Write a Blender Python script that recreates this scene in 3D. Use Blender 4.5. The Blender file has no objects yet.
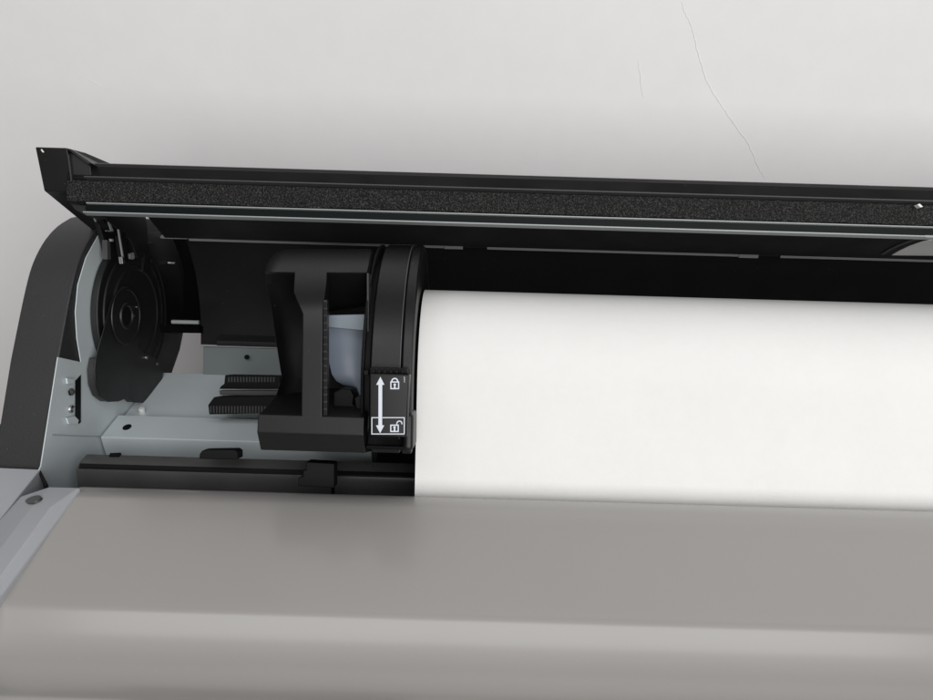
import bpy, bmesh, math, random
from mathutils import Vector, Matrix
random.seed(7)
sc = bpy.context.scene
COL = sc.collection
R = math.radians

# ------------------------------------------------------------------ camera
ZC = 1.30                                   # camera height above the floor
PITCH, ROLL, FPX = R(29.5), R(1.65), 674.0  # looking down, slight tilt, focal length in photo pixels
CP, SP = math.cos(PITCH), math.sin(PITCH)
CAM = Vector((0, 0, ZC))
F = Vector((0, CP, -SP))
U0 = Vector((0, SP, CP))
X0 = Vector((1, 0, 0))
RC = X0 * math.cos(ROLL) + U0 * math.sin(ROLL)
UC = -X0 * math.sin(ROLL) + U0 * math.cos(ROLL)

def ray(x, y):
    return F * FPX + RC * (x - 466.5) - UC * (y - 350.0)
def on_x(x, y, X):
    d = ray(x, y); return CAM + d * (X / d.x)
def on_z(x, y, z):                           # z relative to the camera height
    d = ray(x, y); return CAM + d * (z / d.z)
def on_y(x, y, Y):
    d = ray(x, y); return CAM + d * (Y / d.y)
def on_d(x, y, depth):
    return CAM + ray(x, y) * (depth / FPX)
def V(x, y, z):
    return Vector((x, y, ZC + z))

cam = bpy.data.cameras.new('camera')
cam.sensor_width = 36.0
cam.lens = FPX / 933.0 * 36.0
cam.clip_start = 0.01; cam.clip_end = 100
co = bpy.data.objects.new('camera', cam); COL.objects.link(co)
m = Matrix((RC, UC, -F)).transposed().to_4x4()
m.translation = CAM
co.matrix_world = m
sc.camera = co

# --------------------------------------------------------------- materials
def mat(name, base, rough=0.5, metal=0.0, spec=0.5, bump=0.0, bscale=800, var=0.0, vscale=6.0, rvar=0.0,
        coat=0.0, crough=0.1, var2=0.0, v2scale=60.0, dust=None):
    mt = bpy.data.materials.new(name); mt.use_nodes = True
    nt = mt.node_tree; b = nt.nodes['Principled BSDF']
    b.inputs['Base Color'].default_value = (*base, 1)
    b.inputs['Roughness'].default_value = rough
    b.inputs['Metallic'].default_value = metal
    b.inputs['Specular IOR Level'].default_value = spec
    b.inputs['Coat Weight'].default_value = coat
    b.inputs['Coat Roughness'].default_value = crough
    tc = nt.nodes.new('ShaderNodeTexCoord')
    def noise(scale, detail=3):
        n = nt.nodes.new('ShaderNodeTexNoise'); n.inputs['Scale'].default_value = scale
        n.inputs['Detail'].default_value = detail
        nt.links.new(tc.outputs['Object'], n.inputs['Vector']); return n
    if bump:
        n = noise(bscale, 2)
        bp = nt.nodes.new('ShaderNodeBump'); bp.inputs['Strength'].default_value = bump
        bp.inputs['Distance'].default_value = 0.0006
        nt.links.new(n.outputs['Fac'], bp.inputs['Height']); nt.links.new(bp.outputs['Normal'], b.inputs['Normal'])
    if var or var2:
        src = None
        for amount, scl in ((var, vscale), (var2, v2scale)):
            if not amount: continue
            n = noise(scl, 5)
            mr = nt.nodes.new('ShaderNodeMapRange')
            mr.inputs['From Min'].default_value = .3; mr.inputs['From Max'].default_value = .7
            mr.inputs['To Min'].default_value = 1 - amount; mr.inputs['To Max'].default_value = 1 + amount
            nt.links.new(n.outputs['Fac'], mr.inputs['Value'])
            if src is None: src = mr.outputs['Result']
            else:
                mu = nt.nodes.new('ShaderNodeMath'); mu.operation = 'MULTIPLY'
                nt.links.new(src, mu.inputs[0]); nt.links.new(mr.outputs['Result'], mu.inputs[1]); src = mu.outputs[0]
        vm = nt.nodes.new('ShaderNodeVectorMath'); vm.operation = 'SCALE'
        vm.inputs[0].default_value = base
        nt.links.new(src, vm.inputs['Scale']); nt.links.new(vm.outputs[0], b.inputs['Base Color'])
    if dust:                                  # sparse pale dust grains lying on the surface
        dsc, dsize, dshare, damt = dust
        vo = nt.nodes.new('ShaderNodeTexVoronoi'); vo.inputs['Scale'].default_value = dsc
        nt.links.new(tc.outputs['Object'], vo.inputs['Vector'])
        near = nt.nodes.new('ShaderNodeMath'); near.operation = 'LESS_THAN'; near.inputs[1].default_value = dsize * 2.2
        nt.links.new(vo.outputs['Distance'], near.inputs[0])
        sep = nt.nodes.new('ShaderNodeSeparateColor'); nt.links.new(vo.outputs['Color'], sep.inputs[0])
        few = nt.nodes.new('ShaderNodeMath'); few.operation = 'LESS_THAN'; few.inputs[1].default_value = dshare
        nt.links.new(sep.outputs[0], few.inputs[0])
        mu = nt.nodes.new('ShaderNodeMath'); mu.operation = 'MULTIPLY'
        nt.links.new(near.outputs[0], mu.inputs[0]); nt.links.new(few.outputs[0], mu.inputs[1])
        m2 = nt.nodes.new('ShaderNodeMath'); m2.operation = 'MULTIPLY'; m2.inputs[1].default_value = damt
        nt.links.new(mu.outputs[0], m2.inputs[0])
        mx = nt.nodes.new('ShaderNodeMix'); mx.data_type = 'RGBA'
        mx.inputs['B'].default_value = (.55, .54, .52, 1); mx.inputs['A'].default_value = (*base, 1)
        if b.inputs['Base Color'].is_linked: nt.links.new(b.inputs['Base Color'].links[0].from_socket, mx.inputs['A'])
        nt.links.new(m2.outputs[0], mx.inputs['Factor']); nt.links.new(mx.outputs['Result'], b.inputs['Base Color'])
    if rvar:
        n = noise(35, 6)
        mr = nt.nodes.new('ShaderNodeMapRange')
        mr.inputs['From Min'].default_value = .3; mr.inputs['From Max'].default_value = .7
        mr.inputs['To Min'].default_value = max(rough - rvar, .02); mr.inputs['To Max'].default_value = rough + rvar
        nt.links.new(n.outputs['Fac'], mr.inputs['Value']); nt.links.new(mr.outputs['Result'], b.inputs['Roughness'])
    return mt

M = {}
M['black']   = mat('black_plastic', (.009, .009, .0095), .42, bump=.12, bscale=1500, rvar=.06, var=.12, vscale=25, dust=(190, .036, .12, .09))
M['cover']   = mat('charcoal_plastic', (.026, .026, .027), .5, bump=.35, bscale=1800, var=.05, vscale=20, dust=(190, .036, .12, .09))
M['holder']  = mat('holder_plastic', (.0045, .0045, .0047), .42, spec=.42, bump=.08, bscale=1700, rvar=.05, var=.06, vscale=30, dust=(190, .036, .12, .09))
M['gloss']   = mat('glossy_black', (.008, .008, .010), .12, spec=.5, rvar=.05)
M['smoke']   = mat('smoked_plastic', (.014, .014, .0145), .42, spec=.2, rvar=.08, dust=(190, .036, .12, .09))
M['deep']    = mat('matt_black', (.0035, .0035, .004), .6, spec=.25)
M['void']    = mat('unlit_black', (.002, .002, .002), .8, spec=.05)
M['rib']     = mat('grey_rib', (.30, .30, .30), .5)
M['rail']    = mat('rail_black', (.0055, .0055, .006), .36, spec=.35, rvar=.05, dust=(190, .036, .12, .09))
M['rack']    = mat('rack_black', (.003, .003, .0032), .5, spec=.15)
M['label']   = mat('label_gloss', (.008, .008, .008), .16, spec=.2, rvar=.03)
M['print']   = mat('label_print', (.66, .70, .77), .5)
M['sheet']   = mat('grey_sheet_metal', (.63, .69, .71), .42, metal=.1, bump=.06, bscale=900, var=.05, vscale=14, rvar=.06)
M['rearsheet'] = mat('shaded_rear_sheet', (.16, .185, .185), .4, metal=.15, var=.06, vscale=14)  # greenish rear sheet; colour darkened to stand in for shade under the lid
M['silver']  = mat('silver_plastic', (.40, .41, .432), .45, bump=.2, bscale=2200, var=.03)
M['satin']   = mat('satin_grey_cover', (.330, .316, .302), .33, var=.02, vscale=7, coat=.45, crough=.15, dust=(150, .035, .16, .12))
M['bar']     = mat('smoky_brown_bar', (.078, .077, .0755), .33, rvar=.08, var=.12, vscale=30, dust=(190, .036, .12, .09))
M['paper']   = mat('white_paper', (.805, .800, .783), .75, spec=.25, bump=.16, bscale=260, var=.014, vscale=22, var2=.008, v2scale=160)
M['wall']    = mat('painted_plaster', (.874, .860, .857), .8, spec=.2, bump=.35, bscale=34, var=.018, vscale=3.0, var2=.010, v2scale=40)
M['edge']    = mat('bright_edge', (.30, .32, .315), .4, metal=.2)
M['teal']    = mat('dark_glass_strip', (.0035, .006, .0058), .35, spec=.10)
M['dimedge'] = mat('dim_edge_and_highlight', (.06, .06, .061), .45)  # dim grey small parts; also the flange highlight and reflection border
M['metal']   = mat('bright_metal', (.70, .70, .68), .28, metal=1.0)
M['bluegrey']= mat('blue_grey_plastic', (.20, .235, .27), .42, var=.03)
M['bluesheet']= mat('blue_grey_shell', (.22, .255, .315), .36, var=.03)
M['pale_grey']   = mat('grey_reflection_and_screws', (.60, .60, .59), .45, var=.05)  # pale grey for hinge screws and the modelled liner reflection
M['scrap']   = mat('white_scrap', (.8, .8, .78), .6)
M['floor']   = mat('floor_vinyl', (.28, .26, .25), .5, var=.1)
M['cabinet'] = mat('cabinet_grey', (.12, .12, .125), .5, bump=.2)

def foam_mat():
    mt = bpy.data.materials.new('foam_rubber'); mt.use_nodes = True
    nt = mt.node_tree; b = nt.nodes['Principled BSDF']
    b.inputs['Roughness'].default_value = .75; b.inputs['Specular IOR Level'].default_value = .35
    tc = nt.nodes.new('ShaderNodeTexCoord')
    vo = nt.nodes.new('ShaderNodeTexVoronoi'); vo.inputs['Scale'].default_value = 780
    vo.inputs['Randomness'].default_value = 1
    nt.links.new(tc.outputs['Object'], vo.inputs['Vector'])
    no = nt.nodes.new('ShaderNodeTexNoise'); no.inputs['Scale'].default_value = 1000; no.inputs['Detail'].default_value = 4
    nt.links.new(tc.outputs['Object'], no.inputs['Vector'])
    cr = nt.nodes.new('ShaderNodeValToRGB')
    cr.color_ramp.elements[0].position = .47; cr.color_ramp.elements[0].color = (.003, .003, .003, 1)
    cr.color_ramp.elements[1].position = .72; cr.color_ramp.elements[1].color = (.065, .0635, .061, 1)
    nt.links.new(no.outputs['Fac'], cr.inputs['Fac']); nt.links.new(cr.outputs['Color'], b.inputs['Base Color'])
    bp = nt.nodes.new('ShaderNodeBump'); bp.inputs['Strength'].default_value = .9; bp.inputs['Distance'].default_value = .0012
    nt.links.new(vo.outputs['Distance'], bp.inputs['Height']); nt.links.new(bp.outputs['Normal'], b.inputs['Normal'])
    return mt
M['foam'] = foam_mat()

# ------------------------------------------------------------------ helpers
def thing(name, label, cat, loc, group=None):
    o = bpy.data.objects.new(name, None); COL.objects.link(o)
    o.location = loc; o['label'] = label; o['category'] = cat
    o.empty_display_size = .05
    if group: o['group'] = group
    return o

BASE = {}                                    # world position of every parent's origin
def link(name, bm, material, parent=None, bevel=.0006, angle=32, seg=2, recalc=True):
    base = BASE.get(parent.name, Vector((0, 0, 0))) if parent else Vector((0, 0, 0))
    bmesh.ops.remove_doubles(bm, verts=bm.verts, dist=1e-6)
    if recalc: bmesh.ops.recalc_face_normals(bm, faces=bm.faces)
    for v in bm.verts: v.co -= base
    me = bpy.data.meshes.new(name); bm.to_mesh(me); bm.free()
    for p in me.polygons: p.use_smooth = True
    me.set_sharp_from_angle(angle=R(angle))
    me.materials.append(material)
    o = bpy.data.objects.new(name, me); COL.objects.link(o)
    if parent: o.parent = parent
    BASE[o.name] = base
    if bevel:
        b = o.modifiers.new('soft_edges', 'BEVEL'); b.width = bevel; b.segments = seg
        b.limit_method = 'ANGLE'; b.angle_limit = R(angle); b.harden_normals = True
        b.use_clamp_overlap = True
    return o

def loft(bm, a, b, closed=True, caps=True):
    """Join two equal rings of points."""
    n = len(a)
    va = [bm.verts.new(p) for p in a]; vb = [bm.verts.new(p) for p in b]
    for i in range(n if closed else n - 1):
        j = (i + 1) % n
        bm.faces.new((va[i], va[j], vb[j], vb[i]))
    if caps and closed:
        bm.faces.new(va[::-1]); bm.faces.new(vb)
def prism_x(bm, yz, xa, xb):                 # a YZ section run along X
    loft(bm, [V(xa, y, z) for y, z in yz], [V(xb, y, z) for y, z in yz])
def prism_pts(bm, pts, off):                 # a flat outline given thickness
    loft(bm, list(pts), [p + off for p in pts])
def box(bm, x0, x1, y0, y1, z0, z1):
    prism_x(bm, [(y0, z0), (y1, z0), (y1, z1), (y0, z1)], x0, x1)
def tube(bm, a, b, r, n=16):
    ax = (b - a).normalized()
    s = ax.orthogonal().normalized(); t = ax.cross(s)
    ring = [(s * math.cos(2 * math.pi * i / n) + t * math.sin(2 * math.pi * i / n)) * r for i in range(n)]
    loft(bm, [a + q for q in ring], [b + q for q in ring])
def disc_x(bm, cy, cz, prof, a0=0, a1=360, n=96):
    """Turn a closed (x, r) section round the X axis through (cy, cz)."""
    full = abs(a1 - a0) >= 360
    k = n if full else n + 1
    rings = []
    for i in range(k):
        a = R(a0 + (a1 - a0) * i / n)
        rings.append([bm.verts.new(V(x, cy + r * math.cos(a), cz + r * math.sin(a))) for x, r in prof])
    m_ = len(prof)
    for i in range(n if full else n):
        p, q = rings[i], rings[(i + 1) % k]
        for j in range(m_):
            l = (j + 1) % m_
            if prof[j][1] < 1e-7 and prof[l][1] < 1e-7: continue
            vs = [p[j], p[l], q[l], q[j]]
            bm.faces.new(vs)
    if not full:
        bm.faces.new(rings[0]); bm.faces.new(rings[-1][::-1])
def smooth_poly(p, it=2):
    for _ in range(it):
        q = [p[0]]
        for a, b in zip(p, p[1:]):
            q.append((a[0] * .75 + b[0] * .25, a[1] * .75 + b[1] * .25))
            q.append((a[0] * .25 + b[0] * .75, a[1] * .25 + b[1] * .75))
        q.append(p[-1]); p = q
    return p
def yz(p): return (p.y, p.z - ZC)
BM = bmesh.new

XR = 0.80                                    # where the machine ends on the right, outside the frame
XP = -0.295                                  # inner face of the left side panel

# ------------------------------------------------------------------ setting
bm = BM(); box(bm, -3.5, 3.5, .76, .88, -ZC, 1.5)
wall = link('wall', bm, M['wall'], bevel=0); wall['kind'] = 'structure'
def crack(pts, w):
    bm = BM()
    P = [on_y(x, y, .7596) for x, y in pts]
    Q = []
    for a, b in zip(P, P[1:]):
        for k in range(6):
            t = k / 6; j = Vector((random.uniform(-.0007, .0007), 0, random.uniform(-.0007, .0007)))
            Q.append(a.lerp(b, t) + j)
    Q.append(P[-1])
    n = len(Q)
    for i in range(n - 1):
        f0 = math.sin(math.pi * i / (n - 1)) ** .5 * w; f1 = math.sin(math.pi * (i + 1) / (n - 1)) ** .5 * w
        d = Vector((1, 0, .25))
        a, b = Q[i], Q[i + 1]
        ridge = Vector((0, -.00009, 0))
        v = [bm.verts.new(p) for p in (a - d * f0, a + ridge, a + d * f0, b - d * f1, b + ridge, b + d * f1)]
        bm.faces.new((v[0], v[1], v[4], v[3])); bm.faces.new((v[1], v[2], v[5], v[4]))
    link('plaster_crack', bm, M['wall'], wall, bevel=0, recalc=True)
crack([(681, 0), (686, 14), (693, 30), (698, 52), (706, 80), (719, 102), (731, 120), (748, 142), (757, 165), (765, 178)], .0005)
crack([(638, 62), (641, 80), (644, 98)], .0006)
crack([(86, 78), (94, 82), (103, 87)], .0006)
crack([(92, 53), (99, 56), (106, 60)], .0005)
bm = BM(); box(bm, -3.5, 3.5, -3.0, .92, -ZC - .1, -ZC)
fl = link('floor', bm, M['floor'], bevel=0); fl['kind'] = 'structure'

# ------------------------------------------------------------------ printer
PL = Vector((.25, .40, 0))
printer = thing('large_format_printer', 'wide roll-fed printer with its black lid open above a grey front cover', 'printer', PL)
BASE[printer.name] = PL

# lower cabinet and stand carry the machine (below the picture)
bm = BM(); prism_x(bm, [(.10, -.345), (.33, -.345), (.36, -.372), (.52, -.372), (.53, -.56), (.16, -.56), (.10, -.50)], -.325, XR + .03)
link('cabinet', bm, M['cabinet'], printer, bevel=.004)
for x in (-.22, XR - .07):
    bm = BM(); box(bm, x - .03, x + .03, .28, .38, -ZC + .05, -.56); box(bm, x - .035, x + .035, .05, .62, -ZC, -ZC + .05)
    link('stand_leg', bm, M['cabinet'], printer, bevel=.004)

# --- front cover: satin grey, a crest and a scooped front
prof = [(.3392, -.332), (.3389, -.3100), (.3378, -.3044), (.3350, -.3002), (.3304, -.2970), (.3255, -.2949), (.3205, -.29335), (.3175, -.2929), (.3150, -.2928)]
def run(length, a_start, a_end, steps, power=1.0):
    for k in range(steps):
        t = ((k + .5) / steps) ** power; a = R(a_start + (a_end - a_start) * t); y_, z_ = prof[-1]
        prof.append((y_ - math.cos(a) * length / steps, z_ - math.sin(a) * length / steps))
run(.0740, .5, 3.0, 16)          # gently domed top
run(.0060, 5, 33, 8)             # crest
run(.0455, 33, -30, 20, 1.5)       # scooped front
run(.0030, -12, 20, 4)
run(.0800, 18, 30, 8)
prof.append((prof[-1][0] - .004, prof[-1][1] - .03))
bm = BM()
n = len(prof)
ring = prof + [(prof[-1][0] + .004, prof[-1][1])] + [(y * .97 + .006, z - .006) for y, z in reversed(prof[:-1])]
prism_x(bm, ring, -.2475, XR)
link('front_cover', bm, M['satin'], printer, bevel=0, angle=40)

# --- side trim: raised ridge at the left of the cover
back_o = on_z(21, 496, -.3105); back_m = on_z(50, 486.5, -.298); back_i = on_z(79, 487.5, -.2915)
fr_o = on_z(-2, 522, -.3105)
cr_b = on_z(77, 489.5, -.2880); cr_m = on_z(51, 507, -.2875); cr_f = on_z(0, 577, -.2865)
in_b = on_z(80.5, 489.5, -.2925); in_m = None; in_f = on_z(0, 598, -.2915)
def ext(a, b, y):                            # carry a line on to a smaller y
    t = (y - a.y) / (b.y - a.y); return a + (b - a) * t
YF = .12
def inn_at(y): return ext(in_b, in_f, y)
secs = [
    [back_o, back_m, back_i, in_b],
    [fr_o, cr_m + Vector((-.014, 0, -.0035)), cr_m, inn_at(cr_m.y - .004)],
    [ext(back_o, fr_o, cr_f.y), cr_f + Vector((-.014, 0, -.0035)), cr_f, in_f],
    [ext(back_o, fr_o, YF), ext(cr_m, cr_f, YF) + Vector((-.014, 0, -.0035)), ext(cr_m, cr_f, YF), inn_at(YF)],
]
bm = BM()
low = [[Vector((s[0].x, s[0].y, ZC - .345)), Vector((s[-1].x, s[-1].y, ZC - .345))] for s in secs]
rings = [[bm.verts.new(p) for p in s + [l[1], l[0]]] for s, l in zip(secs, low)]
for a, b in zip(rings, rings[1:]):
    for j in range(6):
        bm.faces.new((a[j], a[(j + 1) % 6], b[(j + 1) % 6], b[j]))
bm.faces.new(rings[0]); bm.faces.new(rings[-1][::-1])
trim = link('side_trim', bm, M['silver'], printer, bevel=.0012, angle=12, seg=3)
# oval screw recess on the trim
from mathutils.bvhtree import BVHTree
tv = [v.co + PL for v in trim.data.vertices]
bv = BVHTree.FromPolygons(tv, [tuple(p.vertices) for p in trim.data.polygons])
hit = bv.ray_cast(CAM, ray(35, 501).normalized())
cpt, nr = hit[0], hit[1]
if nr.dot(F) > 0: nr = -nr
e = []
for i in range(28):
    a = 2 * math.pi * i / 28
    h_ = bv.ray_cast(CAM, ray(35 + 8 * math.cos(a), 501 - 2.2 * math.cos(a) + 3.0 * math.sin(a)).normalized())[0]
    e.append((h_ or cpt) + nr * .0018)
bm = BM()
prism_pts(bm, e, nr * -.0022)
link('screw_recess', bm, M['dimedge'], trim, bevel=0)

# --- silver block under the charcoal side cover
zb = -.311
bm = BM()
a = on_z(-30, 467, zb); b = on_z(40, 469, zb); c = on_z(0, 519, zb)
d_ = ext(b, c, .12)
top = [Vector((-.345, b.y + .001, ZC + zb)), b, d_, Vector((-.345, d_.y, ZC + zb))]
prism_pts(bm, top, Vector((0, 0, -.034)))
blk = link('side_block', bm, M['silver'], printer, bevel=.001, seg=3)
bm = BM()
p = [on_z(40.5, 470, zb - .001), on_z(47, 482, zb - .001), on_z(46, 487, zb - .002), on_z(39, 474, zb - .002)]
prism_pts(bm, p, Vector((0, 0, -.02)))
link('seam_gasket', bm, M['deep'], printer, bevel=0)

# --- left side panel (grey sheet metal) with slot, screws
pan = [(36, 476), (41, 466), (58, 357), (81, 362), (77, 338), (75.5, 312), (78, 285), (86, 258), (98, 236), (112, 224), (130, 222),
       (158, 250), (168, 300), (170, 340), (165, 385), (150, 404)]
P2 = [yz(on_x(x, y, XP)) for x, y in pan]
P2 += [(P2[-1][0], -.375), (P2[0][0], -.375)]
bm = BM(); prism_x(bm, P2, XP, XP - .0008)
panel = link('side_panel', bm, M['sheet'], printer, bevel=.0003)
XS = XP + .0006
bm = BM(); prism_pts(bm, [on_x(x, y, XS) for x, y in [(75.5, 381), (81, 375), (81, 422), (79, 424), (75.5, 416)]], Vector((-.0003, 0, 0)))
link('slot', bm, M['deep'], panel, bevel=0)
for q in ([(67, 378), (74, 379), (75, 383), (68, 384)], [(67, 418), (75, 416), (79, 420), (78, 424), (69, 424)]):
    bm = BM(); prism_pts(bm, [on_x(x, y, XS + .0015) for x, y in q], Vector((-.0016, 0, 0)))
    link('bent_tab', bm, M['sheet'], panel, bevel=.0003)
for cx, cy, mt, r in ((71, 392, 'dimedge', .0028), (71, 409, 'metal', .0030)):
    c = on_x(cx, cy, XS)
    bm = BM(); disc_x(bm, c.y, c.z - ZC, [(XS - .0003, 0), (XS - .0003, r), (XS + .0012, r * .9), (XS + .0022, r * .5), (XS + .0024, 0)], n=20)
    link('screw', bm, M[mt], panel, bevel=0)
c = on_x(70, 393, XS + .0027)
bm = BM(); box(bm, XS + .002, XS + .0027, c.y - .0004, c.y + .0004, c.z - ZC - .002, c.z - ZC + .002)
link('screw_slot', bm, M['deep'], panel, bevel=0)
# fold line above the bottom of the panel
bm = BM(); prism_pts(bm, [on_x(x, y, XS) for x, y in [(52, 434.5), (100, 436), (100, 437), (52, 435.5)]], Vector((-.0003, 0, 0)))
link('fold_line', bm, M['silver'], panel, bevel=0)

# --- charcoal arched side cover
XC0, XC1 = XP - .0012, XP - .036
edge = [(42, 470), (50, 415), (58, 362), (66, 318), (71, 292), (76, 270), (82, 254), (90, 239), (100, 227), (112, 219)]
E2 = [yz(on_x(x, y, XC0)) for x, y in edge]
E2 = [E2[0]] + smooth_poly(E2[2:], 2)
yl, zl = E2[-1]
E2 += [(yl + .02, zl - .004), (yl + .035, zl - .02), (yl + .038, zl - .06), (yl + .036, zl - .10), (yl + .02, -.375), (E2[0][0] + .01, -.375)]
bm = BM(); prism_x(bm, E2, XC0, XC1)
sc_l = link('side_cover', bm, M['cover'], printer, bevel=.0012, seg=3, angle=40)
bm = BM(); prism_x(bm, E2, XR + .002, XR + .035)
link('side_cover', bm, M['cover'], printer, bevel=.0012, seg=3, angle=40)
bm = BM(); prism_x(bm, P2, XR - .001, XR)
link('side_panel', bm, M['sheet'], printer, bevel=.0003)
# small black knob seen past the cover's outer edge
c = on_x(2, 436, XC1 - .004)
bm = BM(); disc_x(bm, c.y, c.z - ZC, [(XC1 - .014, 0), (XC1 - .014, .008), (XC1, .009), (XC1, 0)], n=32)
link('outer_knob', bm, M['black'], printer, bevel=.0008)

# --- tray of grey sheet metal
ZT = -.3375
yf = on_z(100, 437.5, ZT).y; yb = on_z(118, 415.5, ZT).y
bm = BM()
x_end = -.075
sec = [(yf, ZT), (yf + .0005, ZT + .0004), (yb, ZT + .0004), (yb, ZT - .006), (yb + .08, ZT - .006), (yb + .08, ZT - .0075), (yb - .0015, ZT - .0075), (yb - .0015, ZT - .001),
       (yf + .0015, ZT - .001), (yf + .0015, ZT - .028), (yf, ZT - .028)]
prism_x(bm, sec, XP + .0012, x_end)
tray = link('tray', bm, M['sheet'], printer, bevel=.0006)
for (x, y) in ((127, 427),):
    c = on_z(x, y, ZT + .0008)
    bm = BM(); prism_pts(bm, [c + Vector((.0033 * math.cos(t), .0040 * math.sin(t), 0)) for t in [2 * math.pi * i / 24 for i in range(24)]], Vector((0, 0, -.0002)))
    link('round_hole', bm, M['deep'], tray, bevel=0)
c = on_z(142, 411, ZT - .004)
bm = BM(); tube(bm, c + Vector((0, 0, -.003)), c + Vector((0, 0, .003)), .0026, 18)
link('white_pin', bm, M['scrap'], tray, bevel=.0006)
# deeper bed that carries on under the roll
bm = BM(); box(bm, x_end, XR - .002, .365, .56, -.371, -.366)
link('roll_bed', bm, M['black'], printer, bevel=.001)

# --- rear panel of grey sheet metal behind the tray
yr = .545
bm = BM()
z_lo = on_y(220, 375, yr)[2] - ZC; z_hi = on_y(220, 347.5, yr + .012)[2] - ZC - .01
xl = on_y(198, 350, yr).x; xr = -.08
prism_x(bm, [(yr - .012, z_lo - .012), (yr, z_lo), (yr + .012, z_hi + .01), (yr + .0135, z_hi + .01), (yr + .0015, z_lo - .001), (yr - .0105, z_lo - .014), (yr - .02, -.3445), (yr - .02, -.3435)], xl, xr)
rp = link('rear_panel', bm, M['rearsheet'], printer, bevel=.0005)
for x, y in ((246.5, 358),):
    c = on_y(x, y, yr + .0035)
    bm = BM(); tube(bm, c, c + Vector((0, .002, .0005)), .0022, 14)
    link('panel_hole', bm, M['deep'], rp, bevel=0)

# --- black comb racks on the tray
def rack(poly, depth, thick, teeth_y, x0, x1, depth_t):
    bm = BM()
    prism_pts(bm, [on_d(x, y, depth) for x, y in poly], F * thick)
    o = link('guide_rack', bm, M['rack'], printer, bevel=.0006)
    bm = BM(); x = x0
    while x < x1:
        prism_pts(bm, [on_d(x, teeth_y[0], depth_t), on_d(x + 1.5, teeth_y[0], depth_t), on_d(x + 1.5, teeth_y[1], depth_t), on_d(x, teeth_y[1], depth_t)], F * .003)
        x += 3.0
    t_ = link('teeth', bm, M['cover'], o, bevel=0); t_['kind'] = 'stuff'
    return o
rack([(225, 375), (280, 376), (280, 389), (219, 389), (221, 386), (224, 384)], .578, .02, (377, 382), 228, 276, .5775)
rack([(214, 397), (276, 396), (276, 413), (209, 414.5), (208, 405)], .552, .02, (406, 413), 210, 268, .5515)
bm = BM(); prism_pts(bm, [on_d(x, y, .565) for x, y in [(219, 390.5), (278, 391), (278, 396), (220, 395)]], F * .01)
link('rack_strip', bm, M['dimedge'], printer, bevel=.0004)

# --- smoky feed bar in front of the tray
zbar = -.322
yb0 = on_z(110, 466, zbar).y
bot = on_y(78, 487, yb0 - .002)[2] - ZC
def bar(x0, x1, sh, mt):
    bm = BM()
    s = [(yb0 + .014, zbar - .0005), (yb0 + .003, zbar), (yb0 - .0005, zbar - .0010), (yb0 - .0030, zbar - .0042), (yb0 - .0065, bot + .004), (yb0 - .0065, bot - .03), (yb0 + .014, bot - .03)]
    prism_x(bm, s, x0, x1)
    return link('feed_bar', bm, mt, printer, bevel=.0010, seg=3)
xa = on_y(77, 485, yb0 - .006).x; xb = on_y(331, 470, yb0).x; xc = on_y(334, 470, yb0).x
fb = bar(xa, xb, 0, M['bar'])
fb2 = bar(xc, XR - .01, 0, M['bar'])
bm = BM(); prism_x(bm, [(yb0 + .0016, zbar + .0004), (yb0 - .0010, zbar - .0008), (yb0 - .0016, zbar - .0019), (yb0 + .0010, zbar - .0016)], xa + .002, XR - .012)
link('edge_strip', bm, M['deep'], printer, bevel=0)
# dark lip lines along the bar, and the small clips on it
bm = BM(); box(bm, xa + .004, XR - .012, yb0 - .0074, yb0 - .0050, bot + .0005, bot + .0025)
link('lip_strip', bm, M['deep'], printer, bevel=.0003)
for q, dp in (([(202, 450.5), (234, 450), (237.5, 452), (237.5, 459.5), (199, 459), (199.5, 454)], .479), ([(306, 462), (334, 463.5), (334, 488), (298, 486), (298, 478), (303, 476.5), (303, 470.5), (306, 470)], .452)):
    bm = BM(); prism_pts(bm, [on_d(x, y, dp) for x, y in q], F * .012)
    link('clip', bm, M['deep'], printer, bevel=.0006)
c = on_z(117, 456, zbar + .001)
bm = BM(); prism_pts(bm, [on_z(x, y, zbar + .0006) for x, y in [(110, 453), (121, 452.5), (119, 456), (109, 456)]], Vector((0, 0, -.002)))
link('bar_notch', bm, M['deep'], fb, bevel=0)

# --- the hinge: stepped black discs on the panel
XD_ = XP + .006
HY, HZ = yz(on_x(135, 313, XD_))
def rad(px, X): return abs(on_x(px, 316, X).y - HY)
bm = BM()
r0 = rad(92, XD_)
disc_x(bm, HY, HZ, [(XP + .0012, 0), (XP + .0012, r0), (XD_ + .001, r0), (XD_ + .001, r0 - .003), (XD_, r0 - .004), (XD_, 0)])
hub = link('hinge_disc', bm, M['black'], printer, bevel=.0007, seg=3)
bm = BM()
h = XD_
disc_x(bm, HY, HZ, [(h, 0), (h, r0 * .86), (h + .0016, r0 * .85), (h + .0016, r0 * .80), (h + .0008, r0 * .79), (h + .0008, r0 * .66), (h + .0024, r0 * .655), (h + .0024, r0 * .62), (h + .0014, r0 * .61), (h + .0014, 0)], n=128)
link('hub', bm, M['smoke'], hub, bevel=.0006, seg=2)
# lobed stop plate that swings with the lid
XL = XD_ + .0034
lobe = [(96.5, 356), (104, 330), (111, 303), (116, 293), (122, 287), (129, 286), (136, 291), (141.5, 302), (143, 318), (141, 333), (138, 346), (143, 352), (156, 358), (164, 366), (163, 378), (158, 388), (151, 396), (143, 403), (134, 402.5), (129, 397.5), (119, 401.5), (108, 402), (100, 396), (96, 385), (95, 370)]
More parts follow.
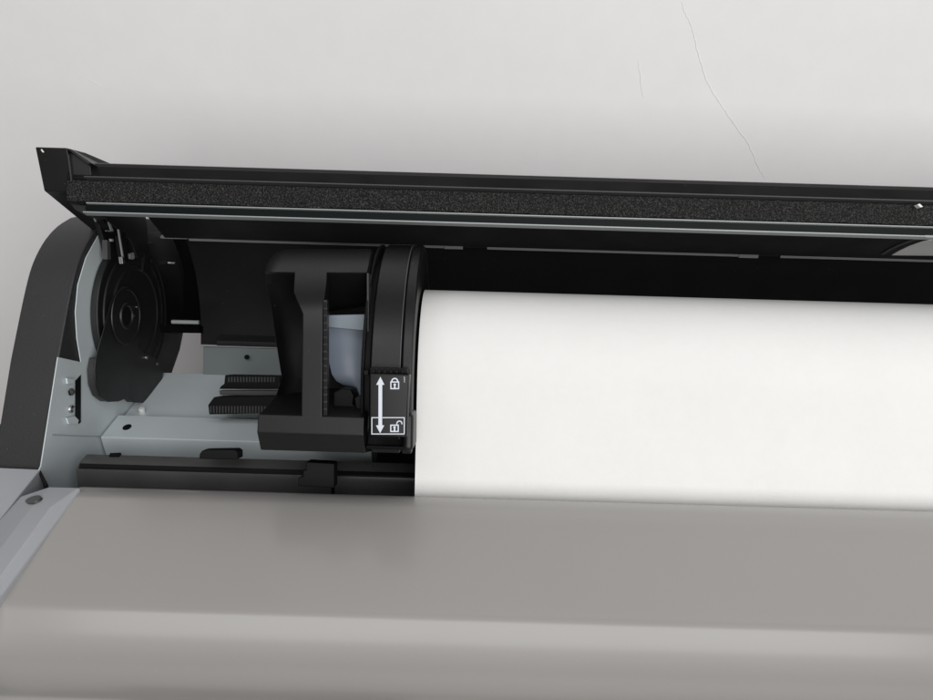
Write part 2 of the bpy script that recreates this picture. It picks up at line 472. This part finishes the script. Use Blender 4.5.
# thick rim left of the lobe
bm = BM(); prism_pts(bm, [on_x(x, y, XL) for x, y in lobe], Vector((-.0012, 0, 0)))
link('stop_plate', bm, M['black'], hub, bevel=.0008, seg=3)
bm = BM(); prism_pts(bm, [on_x(x, y, XL - .0013) for x, y in [(97.5, 358), (130, 352), (156, 358), (163.5, 366), (162.6, 378), (157.6, 388), (150.6, 395.6), (142.6, 402.5), (134, 402), (129, 397), (119, 401), (108, 401.5), (100.4, 395.6), (96.4, 385), (95.4, 370)]], Vector((XP + .0014 - XL + .0013, 0, 0)))
link('stop_block', bm, M['cover'], hub, bevel=.0008, seg=3)
rh = .047
bm = BM(); c = on_x(126, 316, XL)
disc_x(bm, c.y, c.z - ZC, [(XL + .0003, rh * .13), (XL + .0003, rh * .52), (XL + .0012, rh * .51), (XL + .0012, rh * .47), (XL + .0005, rh * .46), (XL + .0005, rh * .24), (XL + .0018, rh * .225), (XL + .0018, rh * .19), (XL + .0003, rh * .165)], n=64)
link('hub_ring', bm, M['black'], hub, bevel=.0002)
bm = BM(); disc_x(bm, c.y, c.z - ZC, [(XL - .001, 0), (XL - .001, rh * .168), (XL + .0006, rh * .168), (XL + .0006, 0)], n=40)
link('hub_hole', bm, M['deep'], hub, bevel=0)
for x, y in ((137.5, 307), (134.5, 316)):
    c = on_x(x, y, XL + .0012)
    bm = BM(); disc_x(bm, c.y, c.z - ZC, [(XL - .001, 0), (XL - .001, .0010), (XL + .0012, .0008), (XL + .0016, 0)], n=12)
    link('rivet', bm, M['metal'], hub, bevel=0)
for x, y in ((147, 357.5), (158, 364)):
    c = on_x(x, y, XL + .001)
    bm = BM(); disc_x(bm, c.y, c.z - ZC, [(XL - .006, 0), (XL - .006, .0022), (XL + .0012, .0015), (XL + .0018, 0)], n=14)
    link('rivet', bm, M['metal' if x < 150 else 'dimedge'], hub, bevel=0)

# thin tie rod behind the hinge
a = on_d(172, 321.8, .60); b = on_d(199, 322.4, .60)
bm = BM(); tube(bm, a, b, .0018, 14); link('tie_rod', bm, M['edge'], printer, bevel=0)
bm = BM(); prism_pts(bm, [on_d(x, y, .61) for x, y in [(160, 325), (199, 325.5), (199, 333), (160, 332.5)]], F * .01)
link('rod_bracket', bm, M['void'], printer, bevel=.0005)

# --- open lid
DL = .470
Dr = on_d(540, 180, DL)
def lidpt(y_px, depth):                      # a section point seen at column 540
    return yz(on_d(540, y_px, depth))
XLL = on_d(69, 190, DL).x                     # inner face of the lid's end cap
XOUT = on_d(38, 168, DL).x
r_top, r_mid = lidpt(176.6, DL + .004), lidpt(193.2, DL + .001)
f_top, f_bot = lidpt(193.9, DL - .003), lidpt(214.0, DL - .003)
e1a, e1b = lidpt(215.1, DL - .0028), lidpt(216.3, DL - .0028)
t_a, t_b = lidpt(216.6, DL - .001), lidpt(224.4, DL - .001)
e2a, e2b = lidpt(224.3, DL - .0015), lidpt(225.7, DL - .0015)
# shell: front rail, top skin running back, curved rear
rib = yz(on_y(540, 247, .600))
low_r = yz(on_y(235, 345.5, .590))
outer = [r_top, (r_top[0] + .012, r_top[1] - .0035), (r_top[0] + .06, r_top[1] - .019), (.585, rib[1] + .018), (.612, rib[1] - .006), (.620, rib[1] - .04), (.612, low_r[1] + .03), (low_r[0] + .006, low_r[1] - .002)]
inn = [low_r, (low_r[0] + .012, low_r[1] + .024), (.610, rib[1] - .045), (.604, rib[1] - .012), rib, (.56, rib[1] + .0135), (.52, e2b[1] - .011), (e2b[0] + .004, e2b[1] + .001)]
outer_s = [outer[0]] + smooth_poly(outer[1:], 2)
inn_s = smooth_poly(inn[:4], 2) + inn[4:]
bm = BM()
prism_x(bm, outer_s + inn_s, -.268, XR - .002)
lid = link('lid', bm, M['smoke'], printer, bevel=.0005, seg=2, angle=30)
# front rail bar with a rounded top
bm = BM()
y0, z0 = r_top; y1, z1 = r_mid
fx = Vector((y1 - y0, z1 - z0)).normalized(); nx = Vector((-fx.y, fx.x)) # along the face, and away from the camera
if nx.x < 0: nx = -nx
def q_(s, t): return (y0 + fx.x * s + nx.x * t, z0 + fx.y * s + nx.y * t)
L = (Vector(r_mid) - Vector(r_top)).length
rail = [q_(-.0022, .0060), q_(-.0022, .0030), q_(-.0006, .0006), q_(.0012, .0012), q_(.0016, .0004), q_(L * .55, -.0006), q_(L, -.0012), q_(L + .001, .006)]
prism_x(bm, rail, XLL - .002, XR)
link('front_rail', bm, M['rail'], lid, bevel=.0007, seg=3, angle=20)
# ledge line over the foam
bm = BM(); prism_x(bm, [q_(L - .0008, -.0048), q_(L + .0002, -.0050), q_(L + .0004, .002), q_(L - .0008, .002)], XLL + .012, XR)
link('ledge', bm, M['dimedge'], lid, bevel=.0003)
# foam strip
bm = BM()
n_ = 260
xs = [XLL + .0005 + (XR - XLL - .001) * i / n_ for i in range(n_ + 1)]
ft, fb_ = Vector(f_top), Vector(f_bot)
nrm = nx
prev = None
for i, x in enumerate(xs):
    j = random.uniform(-.0003, .0003); j2 = random.uniform(-.0004, .0004); j3 = random.uniform(-.0004, .0004)
    ring = [V(x, *(ft - nrm * j)), V(x, *(ft.lerp(fb_, .33) - nrm * (.0007 + j2))), V(x, *(ft.lerp(fb_, .66) - nrm * (.0007 + j3))), V(x, *(fb_ + (fb_ - ft).normalized() * j2 - nrm * j)), V(x, *(fb_ + nrm * .008)), V(x, *(ft + nrm * .008))]
    vs = [bm.verts.new(p) for p in ring]
    if prev:
        for k in range(6): bm.faces.new((prev[k], prev[(k + 1) % 6], vs[(k + 1) % 6], vs[k]))
    else: bm.faces.new(vs)
    prev = vs
bm.faces.new(prev[::-1])
link('foam_strip', bm, M['foam'], lid, bevel=0)
# bright edges of the lid window and the dark strip between them
def strip(name, pa, pb, x0, m_, th=.005, bev=.0002):
    a, b = Vector(pa), Vector(pb)
    bm = BM(); prism_x(bm, [a, b, b + nx * th, a + nx * th], x0, XR - .003)
    return link(name, bm, m_, lid, bevel=bev)
strip('window_edge', e1a, e1b, on_d(88, 209, DL).x, M['edge'])
strip('window_strip', t_a, t_b, on_d(86, 212, DL).x, M['teal'], .004)
strip('window_edge', e2a, e2b, on_d(84, 211, DL).x, M['edge'])
# block left of the strips
bm = BM(); prism_pts(bm, [on_d(x, y, DL + .002) for x, y in [(70, 203), (92, 206), (92, 213), (84, 215), (74, 209)]], F * .02)
link('strip_holder', bm, M['black'], lid, bevel=.0005)
# rib along the rear of the liner, in lengths with gaps and tabs
def ribbar(xa_, xb_, h=1.0):
    bm = BM(); y_, z_ = rib
    prism_x(bm, [(y_ - .004, z_ + .0012), (y_ - .004, z_ - .0016 * h), (y_ + .003, z_ - .0022 * h), (y_ + .003, z_ + .0008)], xa_, xb_)
    link('liner_rib', bm, M['rib'], lid, bevel=.0003)
def ribx(px): return on_y(px, 247, .600).x
ribbar(ribx(192), ribx(444), 1.6); ribbar(ribx(444) + .0003, ribx(463), 2.0); ribbar(ribx(487), ribx(739), 1.6); ribbar(ribx(739) + .0003, ribx(759), 2.2)
ribbar(ribx(781), XR - .003, 1.6); ribbar(ribx(163), ribx(191), .6)
bm = BM(); y_, z_ = rib
box(bm, ribx(760), ribx(780), y_ - .002, y_ + .003, z_ - .0022, z_ - .0006); link('liner_tab', bm, M['black'], lid, bevel=.0003)
bm = BM(); box(bm, ribx(464), ribx(486), y_ - .002, y_ + .003, z_ - .0022, z_ - .0006); link('liner_tab', bm, M['black'], lid, bevel=.0003)
# lower lip of the lid's rear shell
bm = BM()
lx0 = on_y(217, 340, low_r[0] - .004).x
prism_x(bm, [(low_r[0] - .006, low_r[1] + .008), (low_r[0] - .0075, low_r[1] + .0035), (low_r[0] - .003, low_r[1] + .0015), (low_r[0] + .004, low_r[1] + .006), (low_r[0] + .004, low_r[1] + .010)], lx0, XR - .01)
link('rear_lip', bm, M['cover'], lid, bevel=.0006)
# reflection at the liner's right end, modelled as a grey shape with dark border
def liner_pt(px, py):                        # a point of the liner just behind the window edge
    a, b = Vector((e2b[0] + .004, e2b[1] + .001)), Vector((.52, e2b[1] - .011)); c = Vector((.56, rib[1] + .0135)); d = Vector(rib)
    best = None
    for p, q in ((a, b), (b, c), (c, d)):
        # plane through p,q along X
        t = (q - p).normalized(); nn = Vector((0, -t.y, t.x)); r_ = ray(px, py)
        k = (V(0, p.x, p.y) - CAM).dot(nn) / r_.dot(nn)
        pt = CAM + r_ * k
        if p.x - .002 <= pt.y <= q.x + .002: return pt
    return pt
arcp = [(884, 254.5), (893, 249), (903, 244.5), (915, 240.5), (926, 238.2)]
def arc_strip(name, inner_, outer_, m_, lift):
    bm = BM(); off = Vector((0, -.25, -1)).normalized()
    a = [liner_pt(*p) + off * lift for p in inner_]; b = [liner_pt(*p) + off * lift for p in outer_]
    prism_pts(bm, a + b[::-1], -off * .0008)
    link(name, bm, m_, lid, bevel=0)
arc_strip('reflection_plate', [(892, 254), (900, 249.5), (910, 245), (922, 241), (932, 238.8)], [(960, 254.5), (962, 251), (964, 247), (966, 243), (968, 240)], M['pale_grey'], .0012)
arc_strip('reflection_border', [(881, 253.2), (889, 248.2), (899, 243.7), (910, 239.8), (921, 237.4)], [(884, 253.4), (892, 248.4), (902, 243.9), (913, 240), (924, 237.6)], M['dimedge'], .0012)
# end cap: box corner of the lid and the arm that runs down to the hinge
A_ = yz(on_x(35, 147, XOUT)); B_ = yz(on_x(44, 191, XOUT)); C_ = yz(on_x(104, 240, XOUT))
Mid = yz(on_x(70, 206.5, XOUT))
C2 = yz(on_x(112, 258, XOUT))
bm = BM()
prism_x(bm, [A_, B_, C_, C2, (C2[0] + .02, C2[1] - .002), (C2[0] + .03, C_[1] + .005), (A_[0] + .075, A_[1] - .035), (A_[0] + .022, A_[1] - .0085)], XOUT, XLL)
cap = link('end_cap', bm, M['black'], lid, bevel=.0008, seg=3)
g = [on_d(x, y, DL + .001) for x, y in [(66.5, 149.5), (90, 164.5), (92, 180), (72, 190)]]
bm = BM(); prism_pts(bm, g, F * .03)
link('gusset', bm, M['black'], cap, bevel=.0006)
g = [on_d(x, y, DL - .003) for x, y in [(66, 148.6), (70.5, 148.8), (92, 163.4), (87, 164.2), (72, 153)]]
bm = BM(); prism_pts(bm, g, F * .034)
link('gusset_ridge', bm, M['black'], cap, bevel=.0005)
g = [on_d(x, y, DL - .0015) for x, y in [(66.2, 149.5), (68.4, 149.8), (73, 190), (71.4, 190.5)]]
bm = BM(); prism_pts(bm, g, F * .01)
link('edge_bead', bm, M['cover'], cap, bevel=.0004)
for q in ([(41.5, 149), (44, 152), (42.8, 152.6), (40.8, 150)],):
    bm = BM(); prism_pts(bm, [on_d(x, y, DL - .014) for x, y in q], F * .0004)
    # rests on the box face
    o = link('scuff_mark', bm, M['scrap'], cap, bevel=0)
    # bring it on to the face of the box
A3 = on_x(42, 151, XOUT)
bm = BM()
prism_x(bm, [A_, B_, (B_[0] + .03, B_[1] - .01), (A_[0] + .03, A_[1] - .01)], XR + .001, XR + .034)
link('end_cap', bm, M['black'], lid, bevel=.0008, seg=3)
# smoked end plate inside the lid, down to the hinge
XE = XP + .0058
ep = [(96, 214), (150, 219), (172, 236), (183, 262), (187, 292), (186, 320), (180, 350), (171, 376), (158, 392), (150, 380), (135, 345), (118, 280), (108, 258), (104, 240)]
bm = BM(); prism_pts(bm, [on_x(x, y, XE) for x, y in ep], Vector((-.004, 0, 0)))
endp = link('end_plate', bm, M['black'], lid, bevel=.0008, seg=3)
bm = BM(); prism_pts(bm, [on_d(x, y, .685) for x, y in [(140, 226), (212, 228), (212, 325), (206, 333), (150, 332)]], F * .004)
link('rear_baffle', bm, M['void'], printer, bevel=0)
# hinge hardware: springs, bracket, pins
XH = XP + .013
def bit(name, pts, m_, X=XH, th=.003, bev=.0002):
    bm = BM(); prism_pts(bm, [on_x(x, y, X) for x, y in pts], Vector((-th, 0, 0)))
    return link(name, bm, m_, lid, bevel=bev)
bit('hinge_bracket', [(100, 213), (128, 215), (131, 232), (118, 236), (113, 233), (104, 222)], M['deep'], XH, .006)
bit('bracket_lip', [(106.6, 216), (107.8, 216.4), (113.6, 231), (110.2, 231.8), (106.5, 231.2), (106.5, 230.6), (111.4, 230.4)], M['edge'], XH + .001, .001, 0)
bit('bracket_lip', [(94.3, 217.5), (95.2, 217.3), (97, 221.5), (96.2, 221.8)], M['edge'], XH + .001, .001, 0)
bit('spring_rod', [(118.6, 229.5), (119.4, 229.5), (124, 257), (123, 257)], M['edge'], XH + .003, .0012, 0)
bit('spring_housing', [(120, 232), (125.5, 231.5), (129, 262), (124.5, 262)], M['deep'], XH + .002, .005)
bit('rod_pin', [(122, 257), (124.4, 257), (125.8, 263.4), (123, 264)], M['metal'], XH + .005, .003)
bit('hinge_screw', [(129.6, 254), (134, 252.4), (135, 257.5), (133.5, 259.5), (130, 259)], M['edge'], XH + .001, .003)
bit('hinge_screw', [(112.6, 214), (119, 214), (118, 216), (113, 216)], M['pale_grey'], XH + .004, .003)
bit('hinge_screw', [(140, 218), (142.6, 218), (142.6, 221.6), (140, 221.6)], M['edge'], XH, .003)
bit('hinge_screw', [(126, 217.3), (129, 217.3), (128.6, 218.8), (126, 218.8)], M['edge'], XH, .003)
bit('hinge_plate', [(131, 222), (146, 223.5), (145, 228), (131, 228)], M['black'], XH, .003)
bit('hinge_plate', [(145, 231.4), (161, 232), (161, 233), (145, 232.6)], M['dimedge'], XH, .002, 0)
bit('hinge_screw', [(111.5, 239), (113.6, 239.4), (113.4, 241.8), (112, 241.4)], M['edge'], XH, .002, 0)
bit('guide_post', [(107, 240), (110.4, 241), (111, 259.5), (107.3, 259.5)], M['dimedge'], XH - .004, .004)
bit('hinge_screw', [(148, 260), (151.6, 260), (151.4, 262), (148.2, 262)], M['dimedge'], XH - .003, .003, 0)
bit('hinge_screw', [(170.6, 262), (175, 262.3), (174.4, 263.8), (171, 263.6)], M['pale_grey'], XH - .003, .003, 0)
bit('plate_rib', [(146, 244), (154, 242), (148, 272), (143, 272)], M['black'], XH - .003, .003)
# a scrap of white tape stuck on the foam
tp = [(917.5, 204.4), (920, 203.8), (923, 206.8), (920.6, 207.4), (918.8, 205.8)]
bm = BM(); prism_pts(bm, [on_d(x, y, DL - .0085) for x, y in tp], F * .004)
link('tape_scrap', bm, M['scrap'], lid, bevel=0)
bm = BM(); prism_pts(bm, [on_d(x, y, DL - .001) for x, y in [(924, 234), (936, 234.6), (936, 238), (926, 237.6)]], F * .004)
link('window_clip', bm, M['edge'], lid, bevel=.0003)

# ---------------------------------------------------------------- paper roll
D0, EL, RP = .5, R(31.4), .060
CY, CZ = D0 * math.cos(EL), -D0 * math.sin(EL)
slot = Vector((.3408, -.306))
dv = slot - Vector((CY, CZ)); ta = math.degrees(math.atan2(dv.y, dv.x)) % 360 - math.degrees(math.acos(RP / dv.length))
XPA = -.0316
secp = []
N = 150
for i in range(N + 1):
    a = R(ta - (359.0) * i / N)
    secp.append((CY + RP * math.cos(a), CZ + RP * math.sin(a)))
tp_ = Vector(secp[0]); tdir = (slot - tp_)
lead = []
for k in range(1, 9):
    p = tp_ + tdir * (k / 8); lead.append((p.x, p.y))
lead.append((slot.x - .0006, slot.y - .030))
nn = Vector((tdir.y, -tdir.x)).normalized()
if nn.x < 0: nn = -nn
tail_in = [(p[0] + nn.x * .0004, p[1] + nn.y * .0004) for p in reversed([secp[0]] + lead)][:-1]
ring = list(reversed(lead)) + secp + list(reversed(tail_in))
PR = V(.28, CY, CZ)
roll = thing('paper_roll', 'thick white roll of plain paper feeding down under the grey front cover', 'paper roll', PR)
BASE[roll.name] = PR
bm = BM(); prism_x(bm, ring, XPA, .60)
link('paper', bm, M['paper'], roll, bevel=0, angle=50)
bm = BM(); disc_x(bm, CY, CZ, [(XPA - .0002, .0255), (XPA - .0002, .0285), (.6003, .0285), (.6003, .0255)])
core = link('core_tube', bm, mat('core_card', (.32, .22, .14), .8), roll, bevel=0)

# ---------------------------------------------------------------- roll holder
HB = V(-.09, .45, ZT)
holder = thing('roll_holder', 'black plastic roll holder with lock lever gripping the left end of the white paper roll', 'roll holder', HB)
BASE[holder.name] = HB
RF = .0920
# stepped flange: an arc that runs from behind over the top to the front
xA, xB, xC, xD = -.0585, -.0400, -.0388, -.0322
bm = BM()
disc_x(bm, CY, CZ, [(xA, .03), (xA, RF - .002), (xA + .001, RF), (xB, RF), (xB, .03)], -40, 183, 90)
fl1 = link('flange', bm, M['holder'], holder, bevel=.0006)
bm = BM()
disc_x(bm, CY, CZ, [(xB + .0002, .03), (xB + .0002, RF - .003), (xB + .0011, RF - .0004), (xB + .0018, RF + .0002), (xD - .001, RF + .0002), (xD, RF - .0015), (xD, RF - .004), (xD - .0012, RF - .005), (xD - .0012, .03)], -40, 183, 90)
link('flange_rim', bm, M['holder'], holder, bevel=.0004)
bm = BM(); disc_x(bm, CY, CZ, [(xB - .0002, RF - .004), (xB - .0002, RF + .0005), (xB + .0004, RF + .0005), (xB + .0004, RF - .004)], -20, 182, 90)
link('flange_highlight', bm, M['dimedge'], holder, bevel=0)  # highlight between the flange rings, modelled as a thin lighter ring
# grooves of the back rim
bm = BM(); disc_x(bm, CY, CZ, [(xA - .0052, .03), (xA - .0052, RF - .001), (xA - .0040, RF), (xA - .0036, RF), (xA - .0036, .03)], -40, 182, 90)
link('flange_plate', bm, M['black'], holder, bevel=.0003)
bm = BM(); disc_x(bm, CY, CZ, [(xA - .0036, .03), (xA - .0036, RF - .008), (xA, RF - .008), (xA, .03)], -40, 182, 80)
link('flange_neck', bm, M['deep'], holder, bevel=0)
# hub that plugs into the core
bm = BM(); disc_x(bm, CY, CZ, [(xA - .02, 0), (xA - .02, .025), (.03, .025), (.03, 0)], n=64)
link('spindle_hub', bm, M['black'], holder, bevel=.001)
# upright body ------------------------------------------------------
DH = .405
def hp(name, pts, depth, th, m_, bev=.0006, parent=None, seg=2):
    bm = BM(); prism_pts(bm, [on_d(x, y, depth) for x, y in pts], F * th)
    return link(name, bm, m_, parent or holder, bevel=bev, seg=seg)
# post, in a long section that leans back at the top
def ruled(name, front, dep, th, m_, bev=.0006, parent=None, angle=32, seg=2):
    """outline with its own depth at every corner"""
    bm = BM(); P = [on_d(x, y, d) for (x, y), d in zip(front, dep)]
    prism_pts(bm, P, F * th); bmesh.ops.triangulate(bm, faces=[f for f in bm.faces if len(f.verts) > 4])
    return link(name, bm, m_, parent or holder, bevel=bev, angle=angle, seg=seg)
# curved front of the holder as strips: (row y, left x, right x, depth)
rows = [(249, 283, 371, .462), (251.5, 276, 371, .452), (255, 272.5, 370.5, .444), (260, 269, 369.5, .4355), (266, 266, 368.5, .4285), (272.5, 264.5, 367, .4225)]
prow = [(282, 294.0, 326.2, .4165), (292, 293.6, 325.0, .412), (302, 297.5, 323.6, .4085), (314, 302.5, 322.8, .406), (340, 302.2, 322.6, .405), (380, 301.6, 322.4, .405), (411, 301.2, 322.2, .405), (434, 301, 322.2, .405)]
bm = BM(); prev = None
for y, xl_, xr_, d in rows:
    w_ = xr_ - xl_
    cols = [xl_, xl_ + w_ * .04, xl_ + w_ * .08, xl_ + w_ * .125, 294.5, 326.8, xr_]
    row = [bm.verts.new(on_d(x, y, d + (.012 * (1 - (x - xl_) / w_ * 8) ** 2 if (x - xl_) / w_ < .125 else 0))) for x in cols]
    if prev:
        for k in range(6): bm.faces.new((prev[k], prev[k + 1], row[k + 1], row[k]))
    prev = row
prev = [prev[4], prev[5]]
for y, a, b, d in prow:
    row = [bm.verts.new(on_d(a, y, d)), bm.verts.new(on_d(b, y, d))]
    bm.faces.new((prev[0], prev[1], row[1], row[0])); prev = row
geo = bmesh.ops.extrude_face_region(bm, geom=bm.faces[:])
for v in [g for g in geo['geom'] if isinstance(g, bmesh.types.BMVert)]: v.co += F * .012
link('holder_frame', bm, M['holder'], holder, bevel=.0007, angle=35, seg=3)
# recessed left cheek, hollowing back from the post
crow = [(273, 264.4, .4245, 297, .4235), (285, 266.5, .430, 297, .437), (305, 270.5, .438, 304, .452), (340, 275.5, .444, 304, .462), (377, 281.5, .448, 304, .465), (395, 276, .444, 304, .458), (414, 260, .434, 304, .440)]
bm = BM(); prev = None
for y, a, da, b, db in crow:
    row = [bm.verts.new(on_d(a + (b - a) * t, y, da + (db - da) * (t ** .6))) for t in (0, .2, .4, .6, .8, 1)]
    if prev:
        for k in range(5): bm.faces.new((prev[k], prev[k + 1], row[k + 1], row[k]))
    prev = row
geo = bmesh.ops.extrude_face_region(bm, geom=bm.faces[:])
for v in [g for g in geo['geom'] if isinstance(g, bmesh.types.BMVert)]: v.co += F * .03
link('cheek', bm, M['holder'], holder, bevel=.0005, angle=30)
# foot: front face, chamfer under it, sloping down and back to the tray
yt, zt = on_d(258, 414.5, DH).yz; zt -= ZC
ym, zm = yz(on_d(300, 433.5, DH - .0012))
yb_, zb_ = yz(on_d(300, 451, DH + .007))
x0 = on_d(257.5, 430, DH).x; x1 = on_d(364, 440, DH).x
foot = [(yt, zt), (ym, zm), (yb_, zb_), (.4325, ZT + .0006), (.52, ZT + .0006), (.52, -.30), (.45, -.275), (yt + .012, zt - .004)]
foot_s = foot
bm = BM(); prism_x(bm, foot, x0, x1)
link('foot', bm, M['holder'], holder, bevel=.0008, seg=3, angle=15)
y3, z3 = yz(on_d(400, 452, DH + .006))
bm = BM(); prism_x(bm, [(yt + .012, zt - .012), (y3 + .004, zt - .020), (y3, z3 + .004), (y3 + .002, z3), (.4325, ZT + .002), (.52, ZT + .002), (.47, zt - .02)], x1 + .0003, -.0345)
link('foot', bm, M['deep'], holder, bevel=.0010, seg=3)
hp('foot_corner', [(403, 414), (413.5, 413), (413, 452), (402, 451)], DH + .003, .03, M['holder'], .003, seg=4)
# window between post and flange: dark back wall, sloping roof
hp('window_back', [(318, 268), (372, 268), (372, 440), (318, 440)], .470, .012, M['deep'])
ruled('window_roof', [(327, 273), (366.4, 272.6), (366.4, 305), (327, 311)], [.4235, .4235, .452, .455], .004, M['holder'])
hp('rim_line', [(366.6, 273), (368.6, 273), (369.2, 436), (367.4, 436)], .420, .03, M['cover'], .0003)
# toothed strip along the post
hp('tooth_strip', [(323.2, 300), (327.2, 300), (327.2, 428), (323.2, 428)], .4075, .006, M['black'], .0003)
bm = BM()
yy = 302
while yy < 418:
    prism_pts(bm, [on_d(x, y, .4068) for x, y in [(323.8, yy), (326.6, yy), (326.6, yy + 5.6), (323.8, yy + 5.6)]], F * .002); yy += 7.2
tt = link('teeth', bm, M['deep'], holder, bevel=0); tt['kind'] = 'stuff'
# blue-grey lever: bright top lip and hollow shell under it
hp('lever_lip', [(324.6, 315.2), (365.4, 314.2), (365.6, 330.8), (324.8, 326.9)], .4305, .005, M['bluegrey'], .0005)
def shell():
    bm = BM(); prev = None
    left = [(327, 326), (328, 334), (328.6, 342), (328.2, 352), (328.8, 362), (331.5, 374), (336, 381), (343, 385), (351, 387), (353, 393), (354, 402)]
    for i, (xl_, y) in enumerate(left):
        t = i / (len(left) - 1)
        d = .437 + .012 * math.sin(t * math.pi * .5) - (.0015 * math.exp(-((y - 345) / 2.5) ** 2))
        row = [bm.verts.new(on_d(xl_ + (370 - xl_) * s, y, d + .012 * (s - .35) ** 2)) for s in [k / 10 for k in range(11)]]
        if prev:
            for k in range(10): bm.faces.new((prev[k], prev[k + 1], row[k + 1], row[k]))
        prev = row
    geo = bmesh.ops.extrude_face_region(bm, geom=bm.faces[:])
    for v in [g for g in geo['geom'] if isinstance(g, bmesh.types.BMVert)]: v.co += F * .003
    return link('lever_shell', bm, M['bluesheet'], holder, bevel=.0004, angle=40)
shell()
hp('latch_block', [(333, 392), (342, 388), (351, 389), (354, 396), (353, 404), (361, 412), (363, 436), (331, 436)], .428, .03, M['rack'], .0012)
hp('latch_block', [(354, 398), (367, 391), (367, 436), (360, 436)], .424, .03, M['deep'], .001)
hp('latch_tab', [(363.6, 370.6), (368.4, 370.2), (368.4, 375), (364, 375)], .405, .01, M['deep'], .0003)
# ribbed grip over the label
hp('grip_base', [(370, 367.5), (407, 368), (408, 374), (369.5, 373.6)], .3985, .02, M['deep'], .0005)
for i in range(6):
    x = 371.5 + i * 5.9
    hp('grip_tooth', [(x, 369.5), (x + 3.4, 369.5), (x + 3.4, 373.4), (x, 373.4)], .3955, .004, M['rack'], .0003)
# lock lever with its printed label
DLB = .3930
lab = hp('lock_lever', [(369.6, 373.4), (409.4, 374.4), (405.8, 437.4), (369.4, 435.8)], DLB, .022, M['label'], .0008, seg=3)
hp('lever_rim', [(408.2, 375), (409.6, 375.2), (407.6, 437), (406.0, 437)], DLB - .0006, .003, M['cover'], .0003, lab)
def mark(name, polys, flip=False):
    bm = BM()
    for q in polys:
        prism_pts(bm, [on_d(x, y, DLB - .00032) for x, y in q], F * .0004)
    return link(name, bm, M['print'], lab, bevel=0)
def ringpoly(cx, cy, r0_, r1_, a0, a1, n=14):
    o = []
    for k in range(n):
        t0 = R(a0 + (a1 - a0) * k / n); t1 = R(a0 + (a1 - a0) * (k + 1) / n)
        o.append([(cx + r0_ * math.cos(t0), cy - r0_ * math.sin(t0)), (cx + r1_ * math.cos(t0), cy - r1_ * math.sin(t0)), (cx + r1_ * math.cos(t1), cy - r1_ * math.sin(t1)), (cx + r0_ * math.cos(t1), cy - r0_ * math.sin(t1))])
    return o
def rect(x0_, y0_, x1_, y1_): return [(x0_, y0_), (x1_, y0_), (x1_, y1_), (x0_, y1_)]
def frame(x0_, y0_, x1_, y1_, w, sk=0):
    return [rect(x0_, y0_, x1_, y0_ + w), rect(x0_, y1_ - w, x1_, y1_), rect(x0_, y0_ + w, x0_ + w, y1_ - w), rect(x1_ - w, y0_ + w, x1_, y1_ - w)]
mark('double_arrow', [[(380.4, 376.8), (384.4, 384.8), (382.2, 384.8), (382.1, 425.2), (384.2, 425.4), (380.1, 433.2), (376.0, 425.4), (378.4, 425.2), (378.5, 384.8), (376.2, 384.8)]])
def disc_poly(cx, cy, r, n=16): return [(cx + r * math.cos(2 * math.pi * k / n), cy + r * math.sin(2 * math.pi * k / n)) for k in range(n)]
lk = []
lk += frame(390.3, 381.4, 399.2, 389.2, 1.15)
lk += ringpoly(394.75, 381.4, 2.3, 3.6, 0, 180)
lk += [disc_poly(394.75, 384.6, 1.25), [(394.1, 385.4), (395.4, 385.4), (395.7, 388.0), (393.8, 388.0)]]
mark('closed_padlock', lk)
ul = []
ul += frame(390.2, 424.6, 398.8, 432.0, 1.15)
ul += ringpoly(399.4, 423.6, 2.0, 3.1, -15, 185)
ul += [rect(396.3, 423.2, 397.4, 424.8)]
ul += [disc_poly(394.5, 427.4, 1.25), [(393.9, 428.2), (395.2, 428.2), (395.5, 430.8), (393.6, 430.8)]]
mark('open_padlock', ul)
mark('position_frame', [rect(371.4, 417.2, 378.3, 418.1), rect(382.4, 417.2, 404.8, 418.1), rect(371.4, 433.5, 404.4, 434.4), rect(371.4, 418.1, 372.3, 433.5), rect(403.8, 418.1, 404.7, 433.5)])
mark('small_print', [rect(403.9, 376.6 + i * 1.0, 404.6 + .5 * (i % 2), 377.1 + i * 1.0) for i in range(6)])

# ------------------------------------------------------------------- light
w = bpy.data.worlds.new('World'); sc.world = w; w.use_nodes = True
w.node_tree.nodes['Background'].inputs['Color'].default_value = (.95, .97, 1.0, 1)
w.node_tree.nodes['Background'].inputs['Strength'].default_value = .10
def area(name, loc, target, sx, sy, power, color):
    l = bpy.data.lights.new(name, 'AREA'); l.shape = 'RECTANGLE'; l.size = sx; l.size_y = sy; l.energy = power; l.color = color
    o = bpy.data.objects.new(name, l); COL.objects.link(o)
    o.location = loc
    o.rotation_euler = (Vector(target) - Vector(loc)).to_track_quat('-Z', 'Y').to_euler()
    return o
area('window_light', (.80, -1.65, ZC + .52), (.05, .45, ZC - .2), 2.4, 1.5, 46, (1.0, .988, .974))
area('ceiling_light', (.10, -.42, ZC + 1.05), (.10, .40, ZC - .25), 2.2, .55, 10.5, (.985, .99, 1.0))

sc.view_settings.view_transform = 'Standard'; sc.view_settings.look = 'None'
sc.view_settings.exposure = 0; sc.view_settings.gamma = 1
sc.cycles.max_bounces = 8
sc.cycles.use_denoising = True
